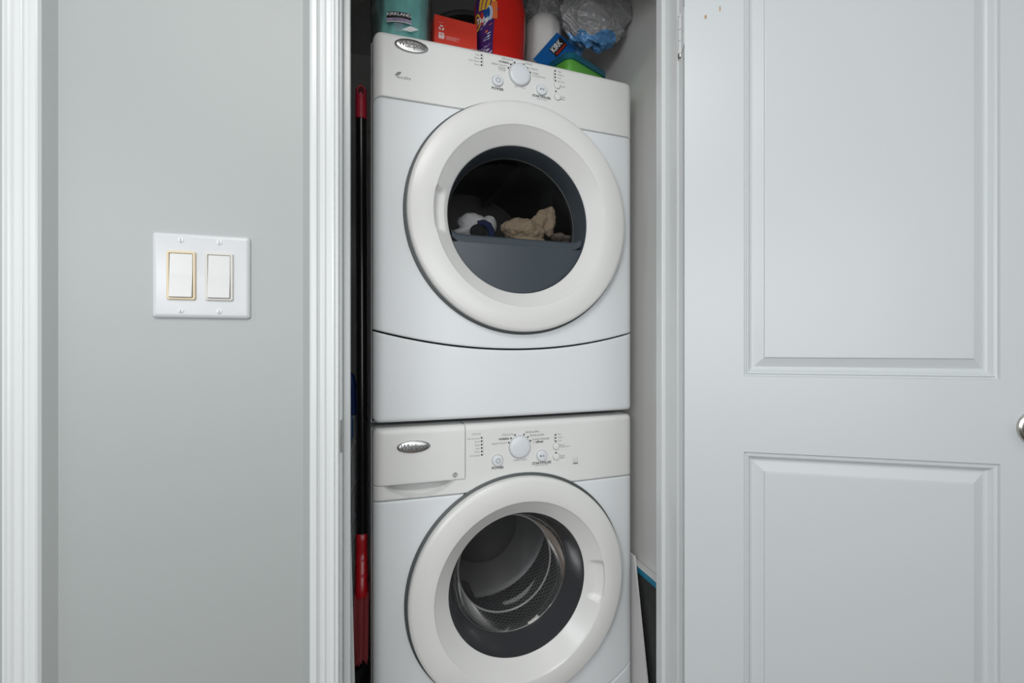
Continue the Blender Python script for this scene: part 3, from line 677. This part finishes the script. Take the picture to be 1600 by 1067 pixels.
# ------------------------------------------------------------------ things left of the machines
bx, by = -.0325, .36
br = empty('broom', (bx, by, .40), 0, 'upright broom with black handle, red tip and red bristle head left of the dryer', 'broom')
def bt(z): return (-.0005+.004*(1.75-z)/1.3, 0, z-.40)
b = bmesh.new(); tube(b, [bt(.66), bt(1.2), bt(1.735)], .0125, 20); obj('handle', b, 'black', br, True)
b = bmesh.new(); c = Vector(bt(1.7)); 
prof = [(.0128, 1.708), (.0138, 1.709), (.0135, 1.75), (.0128, 1.772)]
rows = [[(c.x+r*cos(2*pi*k/24), r*sin(2*pi*k/24), z-.40) for k in range(24)] for r, z in prof]
def tip(k, r): 
    a = 2*pi*k/24; return (c.x+r*cos(a), r*sin(a), 1.782-.40+.010*sin(a))
rows += [[tip(k, .0130) for k in range(24)], [tip(k, .0105) for k in range(24)], [(c.x+.010*cos(2*pi*k/24), .010*sin(2*pi*k/24), 1.755-.40) for k in range(24)], [(c.x+.0005*cos(2*pi*k/24), .0005*sin(2*pi*k/24), 1.75-.40) for k in range(24)]]
grid(b, rows, close_v=True); gp = obj('grip', b, 'red_grip', br, True); gp['label'] = 'red end grip with hanging hole'
b = bmesh.new(); EL = [(c.x+.0088*cos(2*pi*k/24), -.0128-.0010*sin(2*pi*k/24), 1.7715-.40+.0125*sin(2*pi*k/24)-.003*abs(cos(2*pi*k/24))**3) for k in range(25)]
tube(b, EL, .0020, 8, cap=False); obj('hole_rim', b, 'red_grip', gp, True)
b = bmesh.new(); poly(b, EL[:-1]); obj('hanging_hole', b, 'hole', gp)
b = bmesh.new()
hp = [(.0125, .0130, .695), (.0148, .0150, .692), (.0155, .0160, .676), (.0148, .0165, .673), (.0152, .018, .655), (.0156, .020, .636), (.0166, .022, .634), (.0166, .023, .630), (.0156, .024, .628), (.0160, .026, .618), (.0170, .027, .616), (.0170, .028, .612), (.0160, .029, .610), (.0164, .031, .603), (.0174, .033, .601), (.0174, .034, .597), (.0168, .035, .595), (.0178, .042, .572), (.0184, .044, .560), (.0174, .043, .556)]
def sup(cx, a, d, z, n=32, e=.6): return [(cx+a*math.copysign(abs(cos(2*pi*k/n))**e, cos(2*pi*k/n)), d*math.copysign(abs(sin(2*pi*k/n))**e, sin(2*pi*k/n)), z-.40) for k in range(n)]
V, _ = grid(b, [sup(.001, a*.9, d, z) for a, d, z in hp], close_v=True); b.faces.new(V[-1]); b.faces.new(V[0]); obj('brush_head', b, 'red_head', br, True, sharp=50)
b = bmesh.new(); rnd = random.Random(2)
for i in range(700):
    fx, fy = rnd.uniform(-1, 1), rnd.uniform(-1, 1)
    p0 = Vector((.0015+fx*.0160, fy*.039, .560-.40)); p1 = Vector((-.0005+fx*.0160+rnd.uniform(-.001, .001), fy*.052, rnd.uniform(.402, .424)-.40)); p0.z += .004
    r = .0011; a = rnd.uniform(0, pi)
    V0 = [b.verts.new(p0+Vector((cos(a+2.1*k)*r, sin(a+2.1*k)*r, 0))) for k in range(3)]; V1 = [b.verts.new(p1+Vector((cos(a+2.1*k)*r, sin(a+2.1*k)*r, 0))) for k in range(3)]
    for k in range(3): b.faces.new((V0[k], V0[(k+1) % 3], V1[(k+1) % 3], V1[k]))
obj('bristles', b, 'bristle', br)['kind'] = 'stuff'
# black bin below the broom
b = bmesh.new(); prof = []
z = 0
while z < .37: prof += [(.112, z), (.116, z+.006), (.116, z+.012), (.112, z+.018)]; z += .020
prof += [(.120, .376), (.122, .386), (.120, .395), (.0001, .3955)]
lathe(b, [(r*.62, z) for r, z in prof], (0, 0, 0), 40); o = obj('black_bin', b, 'black_bin', None, True, loc=(-.0885, .36, 0)); tag(o, 'black ribbed bin standing under the red broom head', 'bin')
# white board leaning inside the left jamb
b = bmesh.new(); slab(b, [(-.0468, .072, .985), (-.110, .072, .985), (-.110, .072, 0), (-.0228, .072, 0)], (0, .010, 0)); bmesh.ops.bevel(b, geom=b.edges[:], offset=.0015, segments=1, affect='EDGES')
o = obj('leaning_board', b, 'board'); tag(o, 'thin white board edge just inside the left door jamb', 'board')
# folding drying rack
rk = empty('drying_rack', (-.08, .56, 0), 0, 'folded blue and white drying rack behind the broom', 'drying rack')
for sx in (.020, -.16):
    b = bmesh.new(); tube(b, [(sx, 0, 1.06-.10), (sx, 0, .02)], .0055, 10); obj('leg', b, 'rod', rk, True)
b = bmesh.new(); tube(b, [(.020, 0, .955), (.020, 0, 1.04), (.016, 0, 1.062), (.006, 0, 1.074), (-.01, 0, 1.078), (-.13, 0, 1.078), (-.148, 0, 1.072), (-.158, 0, 1.06), (-.16, 0, 1.04), (-.16, 0, .955)], .0095, 12); obj('top_frame', b, 'blue', rk, True)['label'] = 'dark blue plastic top bar'
b = bmesh.new(); tube(b, [(-.040, -.018, 1.0), (-.010, -.018, 1.022), (.006, -.018, 1.045)], [.006, .013, .009], 12); obj('clip', b, 'rod', rk, True)
b = bmesh.new(); box(b, -.05, .0225, -.05, -.030, .895, .955, bev=.006); obj('hinge_block', b, 'lightblue', rk, True)['label'] = 'light blue hinge block'
for z0 in (.85, .735, .64, .585): 
    b = bmesh.new(); tube(b, [(-.15, -.012, z0-.22), (.004, -.012, z0-.03), (.027, -.012, z0+.035)], .0038, 8); obj('wire', b, 'rod', rk, True)
b = bmesh.new(); box(b, -.06, .016, -.004, .010, .60, .83, bev=.005); obj('side_plate', b, 'blue', rk, True)

# ------------------------------------------------------------------ things right of the machines
cs = empty('flat_case', (.712, .2225, 0), 0, 'flat black case with blue top binding standing right of the washer', 'case')
b = bmesh.new(); box(b, 0, .020, .0, .42, 0, .508, bev=.005); obj('body', b, 'case', cs, True)
b = bmesh.new(); box(b, -.001, .0212, -.001, .421, .508, .5265, bev=.004); obj('binding', b, 'teal_band', cs, True)
b = bmesh.new(); box(b, -.0012, .0212, -.0012, .4212, .5265, .5290, bev=.001); obj('edge_strip', b, 'white_print', cs)
b = bmesh.new(); slab(b, [(.694, .302, .562), (.694, .190, 0), (.694, .62, 0), (.694, .66, .55)], (.0055, 0, 0))
o = obj('foam_board', b, 'paper'); tag(o, 'white board leaning between the washer side and the black case', 'board')

# ------------------------------------------------------------------ things on top of the dryer
TOPZ = ZT
def on_y(px, py, y):
    dx, dy = ray(px); t = (y+CAM_D)/dy; return Vector((t*dx, y, CAM_Z-(py-HY)/F*t))
# teal wrapped paper roll
c0 = Vector((.0665, .395, TOPZ)); R = .0665
tp = empty('paper_towel_pack', c0, 0, 'paper roll in teal printed film at the left end of the dryer top', 'paper towels')
b = bmesh.new(); rows = []
for i in range(30):
    z = .30*i/29; row = []
    for k in range(72):
        a = 2*pi*k/72; e = .003*noise.noise((cos(a)*5, sin(a)*5, z*14))+.0022*noise.noise((cos(a)*14, sin(a)*14, z*40)); rr = R-.004*(1-min(1, z/.02))+e
        row.append((rr*cos(a), rr*sin(a), z))
    rows.append(row)
V, _ = grid(b, rows, close_v=True); b.faces.new(V[-1]); b.faces.new(V[0]); roll = obj('roll', b, 'teal_film', tp, True)
b = bmesh.new(); rows = []
for i in range(24):
    z = .30*i/23; row = []
    for k in range(60):
        a = 2*pi*k/60; bulge = .007*max(0, cos(a+.25))**6+.006*max(0, -cos(a))**8
        rr = R+.0045+bulge+.0035*noise.noise((cos(a)*6, sin(a)*6, z*22+4)); row.append((rr*cos(a), rr*sin(a), z))
    rows.append(row)
grid(b, rows, close_v=True); obj('clear_wrap', b, 'thin_clear', tp, True)
def on_roll(x, y, z0, a0, off): 
    a = a0+x/R; return ((R+off)*cos(a), (R+off)*sin(a), z0+y)
b = bmesh.new(); A0 = radians(-98); zl = .076
def rq(x0, x1, a, c, off, mi): 
    n = 8; grid(b, [[on_roll(x0+(x1-x0)*i/n, yy, zl, A0, off) for yy in (a, c)] for i in range(n+1)], mi)
rq(-.0235, .0235, -.007, .0075, .0160, 1); text_into(b, 'KIRKLAND', .0098, 'CENTER', lambda x, y: on_roll(x, y+.0015, zl, A0, .0166), 0, bold=.0002)
rq(-.0245, .0245, -.0135, -.0075, .0160, 2); text_into(b, 'Signature', .0065, 'CENTER', lambda x, y: on_roll(x, y-.0106, zl, A0, .0166), 3)
rq(-.0245, .0245, -.0170, -.0150, .0160, 0)
for q in range(5): rq(-.008, .008, -.0215-.0042*q, -.0205-.0042*q, .0160, 2)
grid(b, [[on_roll(.004+i*.0045, -.0355, zl, A0, .0163), on_roll(.022+i*.0045, -.0215, zl, A0, .0163)] for i in range(5)], 0)
obj('label', b, ['white_print', 'black_print', 'lilac', 'ink'], tp)
# charcoal bucket lying on its side
b = bmesh.new(); lathe(b, [(.158, -.005), (.165, 0), (.165, .012), (.160, .016), (.150, .26), (.0001, .262)], (0, 0, 0), 72, 'y', cap=False)
lathe(b, [(.158, -.005), (.150, 0), (.138, .25), (.0001, .252)], (0, 0, 0), 72, 'y', cap=False)
o = obj('bucket', b, 'bucket', None, True, loc=(.292, .585, TOPZ+.165)); tag(o, 'charcoal round bucket lying on its side behind the red box', 'bucket')
# red card box
rb = empty('red_box', (.1440, .345, TOPZ), radians(3.5), 'small red cardboard box between the teal roll and the red jug', 'box')
bw, bh = .1125, .1205
b = bmesh.new(); box(b, 0, bw, 0, .10, 0, bh, bev=.0012, seg=1); obj('carton', b, 'card', rb)
b = bmesh.new()
def fr_(x0, x1, z0, z1, mi): poly(b, [(x0, -.0005, z0), (x1, -.0005, z0), (x1, -.0005, z1), (x0, -.0005, z1)], mi)
ox, oz = .0105, bh-.032
fr_(ox, ox+.012, bh-.0195, bh-.0185, 1)
for k in range(3):   # three chasing arrows
    a = pi/2+2*pi*k/3; p = Vector((ox+.0075+.0048*cos(a), 0, oz+.0048*sin(a))); t = a+pi/2
    q = [(-.0042, -.0014), (.0008, -.0014), (.0008, -.003), (.0042, 0), (.0008, .003), (.0008, .0014), (-.0042, .0014)]
    poly(b, [(p.x+x*cos(t)-y*sin(t), -.0005, p.z+x*sin(t)+y*cos(t)) for x, y in q], 0)
for (dx, dz, ww, hh) in ((0, -.012, .014, .002), (0, -.0155, .006, .003), (.008, -.0155, .007, .003), (0, -.020, .0155, .0042), (0, -.0255, .014, .002)): fr_(ox+dx, ox+dx+ww, oz+dz-hh, oz+dz, 0)
for i, ll in enumerate((.036, .034, .026, .033)): fr_(.030, .030+ll, bh-.0505-.0026*i, bh-.0495-.0026*i, 1)
obj('print', b, ['white_print', 'pink_print'], rb)
# red detergent jug
jg = empty('detergent_jug', (.3335, .405, TOPZ), 0, 'glossy red detergent jug with purple label on the dryer top', 'jug')
def jr(z):
    ks = [(0, .060, .042), (.006, .067, .048), (.05, .0700, .051), (.09, .0690, .050), (.14, .0715, .052), (.20, .0720, .052), (.24, .066, .048), (.265, .045, .035), (.275, .026, .026), (.30, .024, .024)]
    for i in range(len(ks)-1):
        if z <= ks[i+1][0]:
            t = (z-ks[i][0])/(ks[i+1][0]-ks[i][0]); t = t*t*(3-2*t); return ks[i][1]+(ks[i+1][1]-ks[i][1])*t, ks[i][2]+(ks[i+1][2]-ks[i][2])*t
    return ks[-1][1:]
def jp(a, z, off=0):
    x, y = jr(z); e = 1
    return ((x+off)*math.copysign(abs(cos(a))**e, cos(a)), (y+off)*math.copysign(abs(sin(a))**e, sin(a)), z)
b = bmesh.new(); V, _ = grid(b, [[jp(2*pi*k/80, z) for k in range(80)] for z in [0, .003, .006, .012]+[.02+.0065*i for i in range(43)]], close_v=True); b.faces.new(V[0]); b.faces.new(V[-1]); obj('bottle', b, 'jug', jg, True)
b = bmesh.new(); lathe(b, [(.030, .285), (.031, .287), (.031, .318), (.028, .322), (.0001, .322)], (0, 0, 0), 40); obj('cap', b, 'blue_print', jg, True)
b = bmesh.new()
def jl_(a0, a1, z0, z1, off, mi, skew=0, n=8, taper=0):
    grid(b, [[jp(radians(a0+(a1-a0)*i/n+skew*(t))+0, z0+(z1-z0)*t, off) for t in [j/8 for j in range(9)]] for i in range(n+1)], mi)
LA, LB = 190, 246
grid(b, [[jp(radians(LA+(LB-4+14*max(0, (t-.25))-LA-(0))*i/10), .045+.18*t, .0006) for t in [j/14 for j in range(15)]] for i in range(11)], 0)
jl_(205, 246, .178, .215, .0010, 1, 6)
for q in range(3): jl_(212+q*11, 215+q*11, .180, .213, .0013, 0, 8)
jl_(212, 246, .150, .178, .0010, 3, 10)
jl_(240, 253, .150, .196, .0013, 2, 0)
def jell(a, z, ra, rz, off, mi, hole=.0, n=24):
    grid(b, [[jp(radians(a+ra*s*cos(2*pi*k/n)), z+rz*s*sin(2*pi*k/n), off) for k in range(n+1)] for s in (1, max(hole, .02))], mi)
jell(236, .166, 7, .020, .0016, 5); jell(233, .168, 4, .013, .0019, 3)
jell(200, .150, 12, .024, .0016, 1, .72); jell(200, .150, 6, .012, .0016, 2, .3)
jell(216, .155, 5, .018, .0016, 7, .1)
rn = random.Random(5)
for q in range(26):
    a, z = rn.uniform(204, 234), rn.uniform(.048, .138); jl_(a, a+rn.uniform(2, 6), z, z+rn.uniform(.0025, .006), .0013, rn.choice((4, 4, 5, 6, 2)), rn.uniform(4, 9), 3)
text_into(b, 'Tide', .020, 'CENTER', lambda x, y: jp(radians(216)+x/.062, .150+y, .0022), 6, bold=.0006)
obj('label', b, ['purple', 'yellow', 'orange', 'blue_print', 'lilac', 'pale_print', 'white_print', 'red_print'], jg)['label'] = 'purple, blue and yellow printed label'
# white paper towels in torn clear wrap
cc = Vector((on_y(846, 50, .515).x, .515, TOPZ))
pk = empty('wrapped_paper_towels', cc, 0, 'white paper towels in torn clear plastic with blue label, right of the red jug', 'paper towels')
b = bmesh.new(); rows = []
for i in range(26):
    z = .285*i/25; row = []
    for k in range(60):
        a = 2*pi*k/60; rr = .0575+.0025*noise.noise((cos(a)*3, sin(a)*3, z*12+9))+.0012*noise.noise((cos(a)*12, sin(a)*12, z*30)); rr -= .010*max(0, (z-.255)/.03)**2
        row.append((rr*cos(a)+.02*z, rr*sin(a), z))
    rows.append(row)
V, _ = grid(b, rows, close_v=True); b.faces.new(V[-1]); b.faces.new(V[0]); obj('roll', b, 'towel', pk, True)
# blue printed band: a loose curved flap, lettering running up to the right
fo = on_y(868, 76, .452)-cc; ang = radians(52); e1 = Vector((cos(ang), .10, sin(ang))).normalized(); e2 = Vector((sin(ang), 0, -cos(ang)))
def flap(x, y, off=0): 
    p = fo+e1*x+e2*y; p.y += 1.5*(y*y)+.4*x*x-off+.0015*noise.noise((x*40, y*40, 2)); return p
b = bmesh.new()
def fl_quad(x0, x1, ya, yb, off, mi, n=10, sk=0): grid(b, [[flap(x0+(x1-x0)*i/n+sk*t, ya+(yb-ya)*t, off) for t in [j/8 for j in range(9)]] for i in range(n+1)], mi)
fl_quad(-.085, .048, -.028, .045, 0, 0, sk=.013)
bl = obj('blue_band', b, 'blue_film', pk, True)
b = bmesh.new(); fl_quad(-.020, .044, -.0125, .0185, .0012, 0)
text_into(b, 'KIRK', .0225, 'LEFT', lambda x, y: flap(x-.018, -y-.002, .0020), 1, bold=.0008)
fl_quad(-.015, .040, .0105, .0155, .0018, 2)
obj('label', b, ['black_print', 'white_print', 'red_print'], bl)
# crumpled clear bag
def ridged(p, f): return 1-abs(noise.noise(p*f))*2
def bag(center, ax, seed, sub=6, amp=1):
    b = bmesh.new(); bmesh.ops.create_icosphere(b, subdivisions=sub, radius=1); sd = Vector((seed, seed*.3, 0))
    for v in b.verts:
        d = v.co.normalized(); q = d+sd
        k = 1+amp*(.16*noise.noise(q*1.3)+.10*ridged(q, 2.1)*ridged(q+Vector((5, 2, 1)), 1.7)+.045*ridged(q, 5.0)+.02*ridged(q, 11.0))
        v.co = Vector(center)+Vector((d.x*ax[0]*k, d.y*ax[1]*k, d.z*ax[2]*k))
    return b
bc = on_y(931, 24, .395)
b = bag(bc, (.092, .040, .084), 3.1, 6, 1.7)
for f in b.faces:
    c = f.calc_center_median()
    if c.z < bc.z-.066+.026*noise.noise(c*34) and c.y < bc.y+.02: f.material_index = 1
    for v in f.verts: v.co.x = min(v.co.x, .731); v.co.z = max(v.co.z, TOPZ+.1045)
o = obj('clear_plastic_bag', b, ['clear', 'sky_film'], None, True, sharp=180); tag(o, 'crumpled clear plastic bag with blue print on the teal lid, against the right closet wall', 'plastic bag')
b = bag(on_y(857, 20, .53)-cc, (.070, .050, .054), 5.0, 6, 1.3); obj('torn_wrap', b, 'clear', pk, True, sharp=180)
b = bag(on_y(900, 72, .478)-cc, (.026, .012, .030), 9.0, 5, 1.2); obj('loose_film', b, 'sky_film', pk, True, sharp=180)
# green wipes tub with teal lid
tb = empty('wipes_tub', (on_y(893, 90, .352).x-.006, .352, TOPZ), radians(23), 'green plastic tub with teal lid at the right on the dryer top', 'tub')
def rr_xy(x0, x1, y0, y1, r, z, n=7):
    P = []
    for (cx_, cy_, a0) in ((x1-r, y1-r, 0), (x0+r, y1-r, pi/2), (x0+r, y0+r, pi), (x1-r, y0+r, 3*pi/2)):
        for k in range(n+1): a = a0+pi/2*k/n; P.append((cx_+r*cos(a), cy_+r*sin(a), z))
    return P
b = bmesh.new(); V, _ = grid(b, [rr_xy(.004, .158, .004, .084, .018, 0), rr_xy(.002, .160, .002, .086, .020, .004), rr_xy(0, .162, 0, .088, .022, .088)], close_v=True); b.faces.new(V[0]); b.faces.new(V[-1]); obj('body', b, 'tub_body', tb, True)
b = bmesh.new(); V, _ = grid(b, [rr_xy(-.001, .163, -.001, .089, .023, .084), rr_xy(-.006, .168, -.006, .094, .026, .084), rr_xy(-.0065, .1685, -.0065, .0945, .026, .098), rr_xy(-.004, .166, -.004, .092, .025, .102), rr_xy(.004, .158, .004, .084, .020, .104)], close_v=True); b.faces.new(V[-1]); obj('lid', b, 'tub_lid', tb, True)
b = bmesh.new()
for (x0, x1, z0, z1) in ((.045, .075, .044, .050), (.050, .078, .053, .059), (.052, .070, .062, .067), (.095, .125, .050, .064)): poly(b, [(x0, .0015, z0), (x1, .0015, z0+.003), (x1-.003, .0012, z1), (x0-.004, .0012, z1+.003)])
obj('print', b, 'white_print', tb)
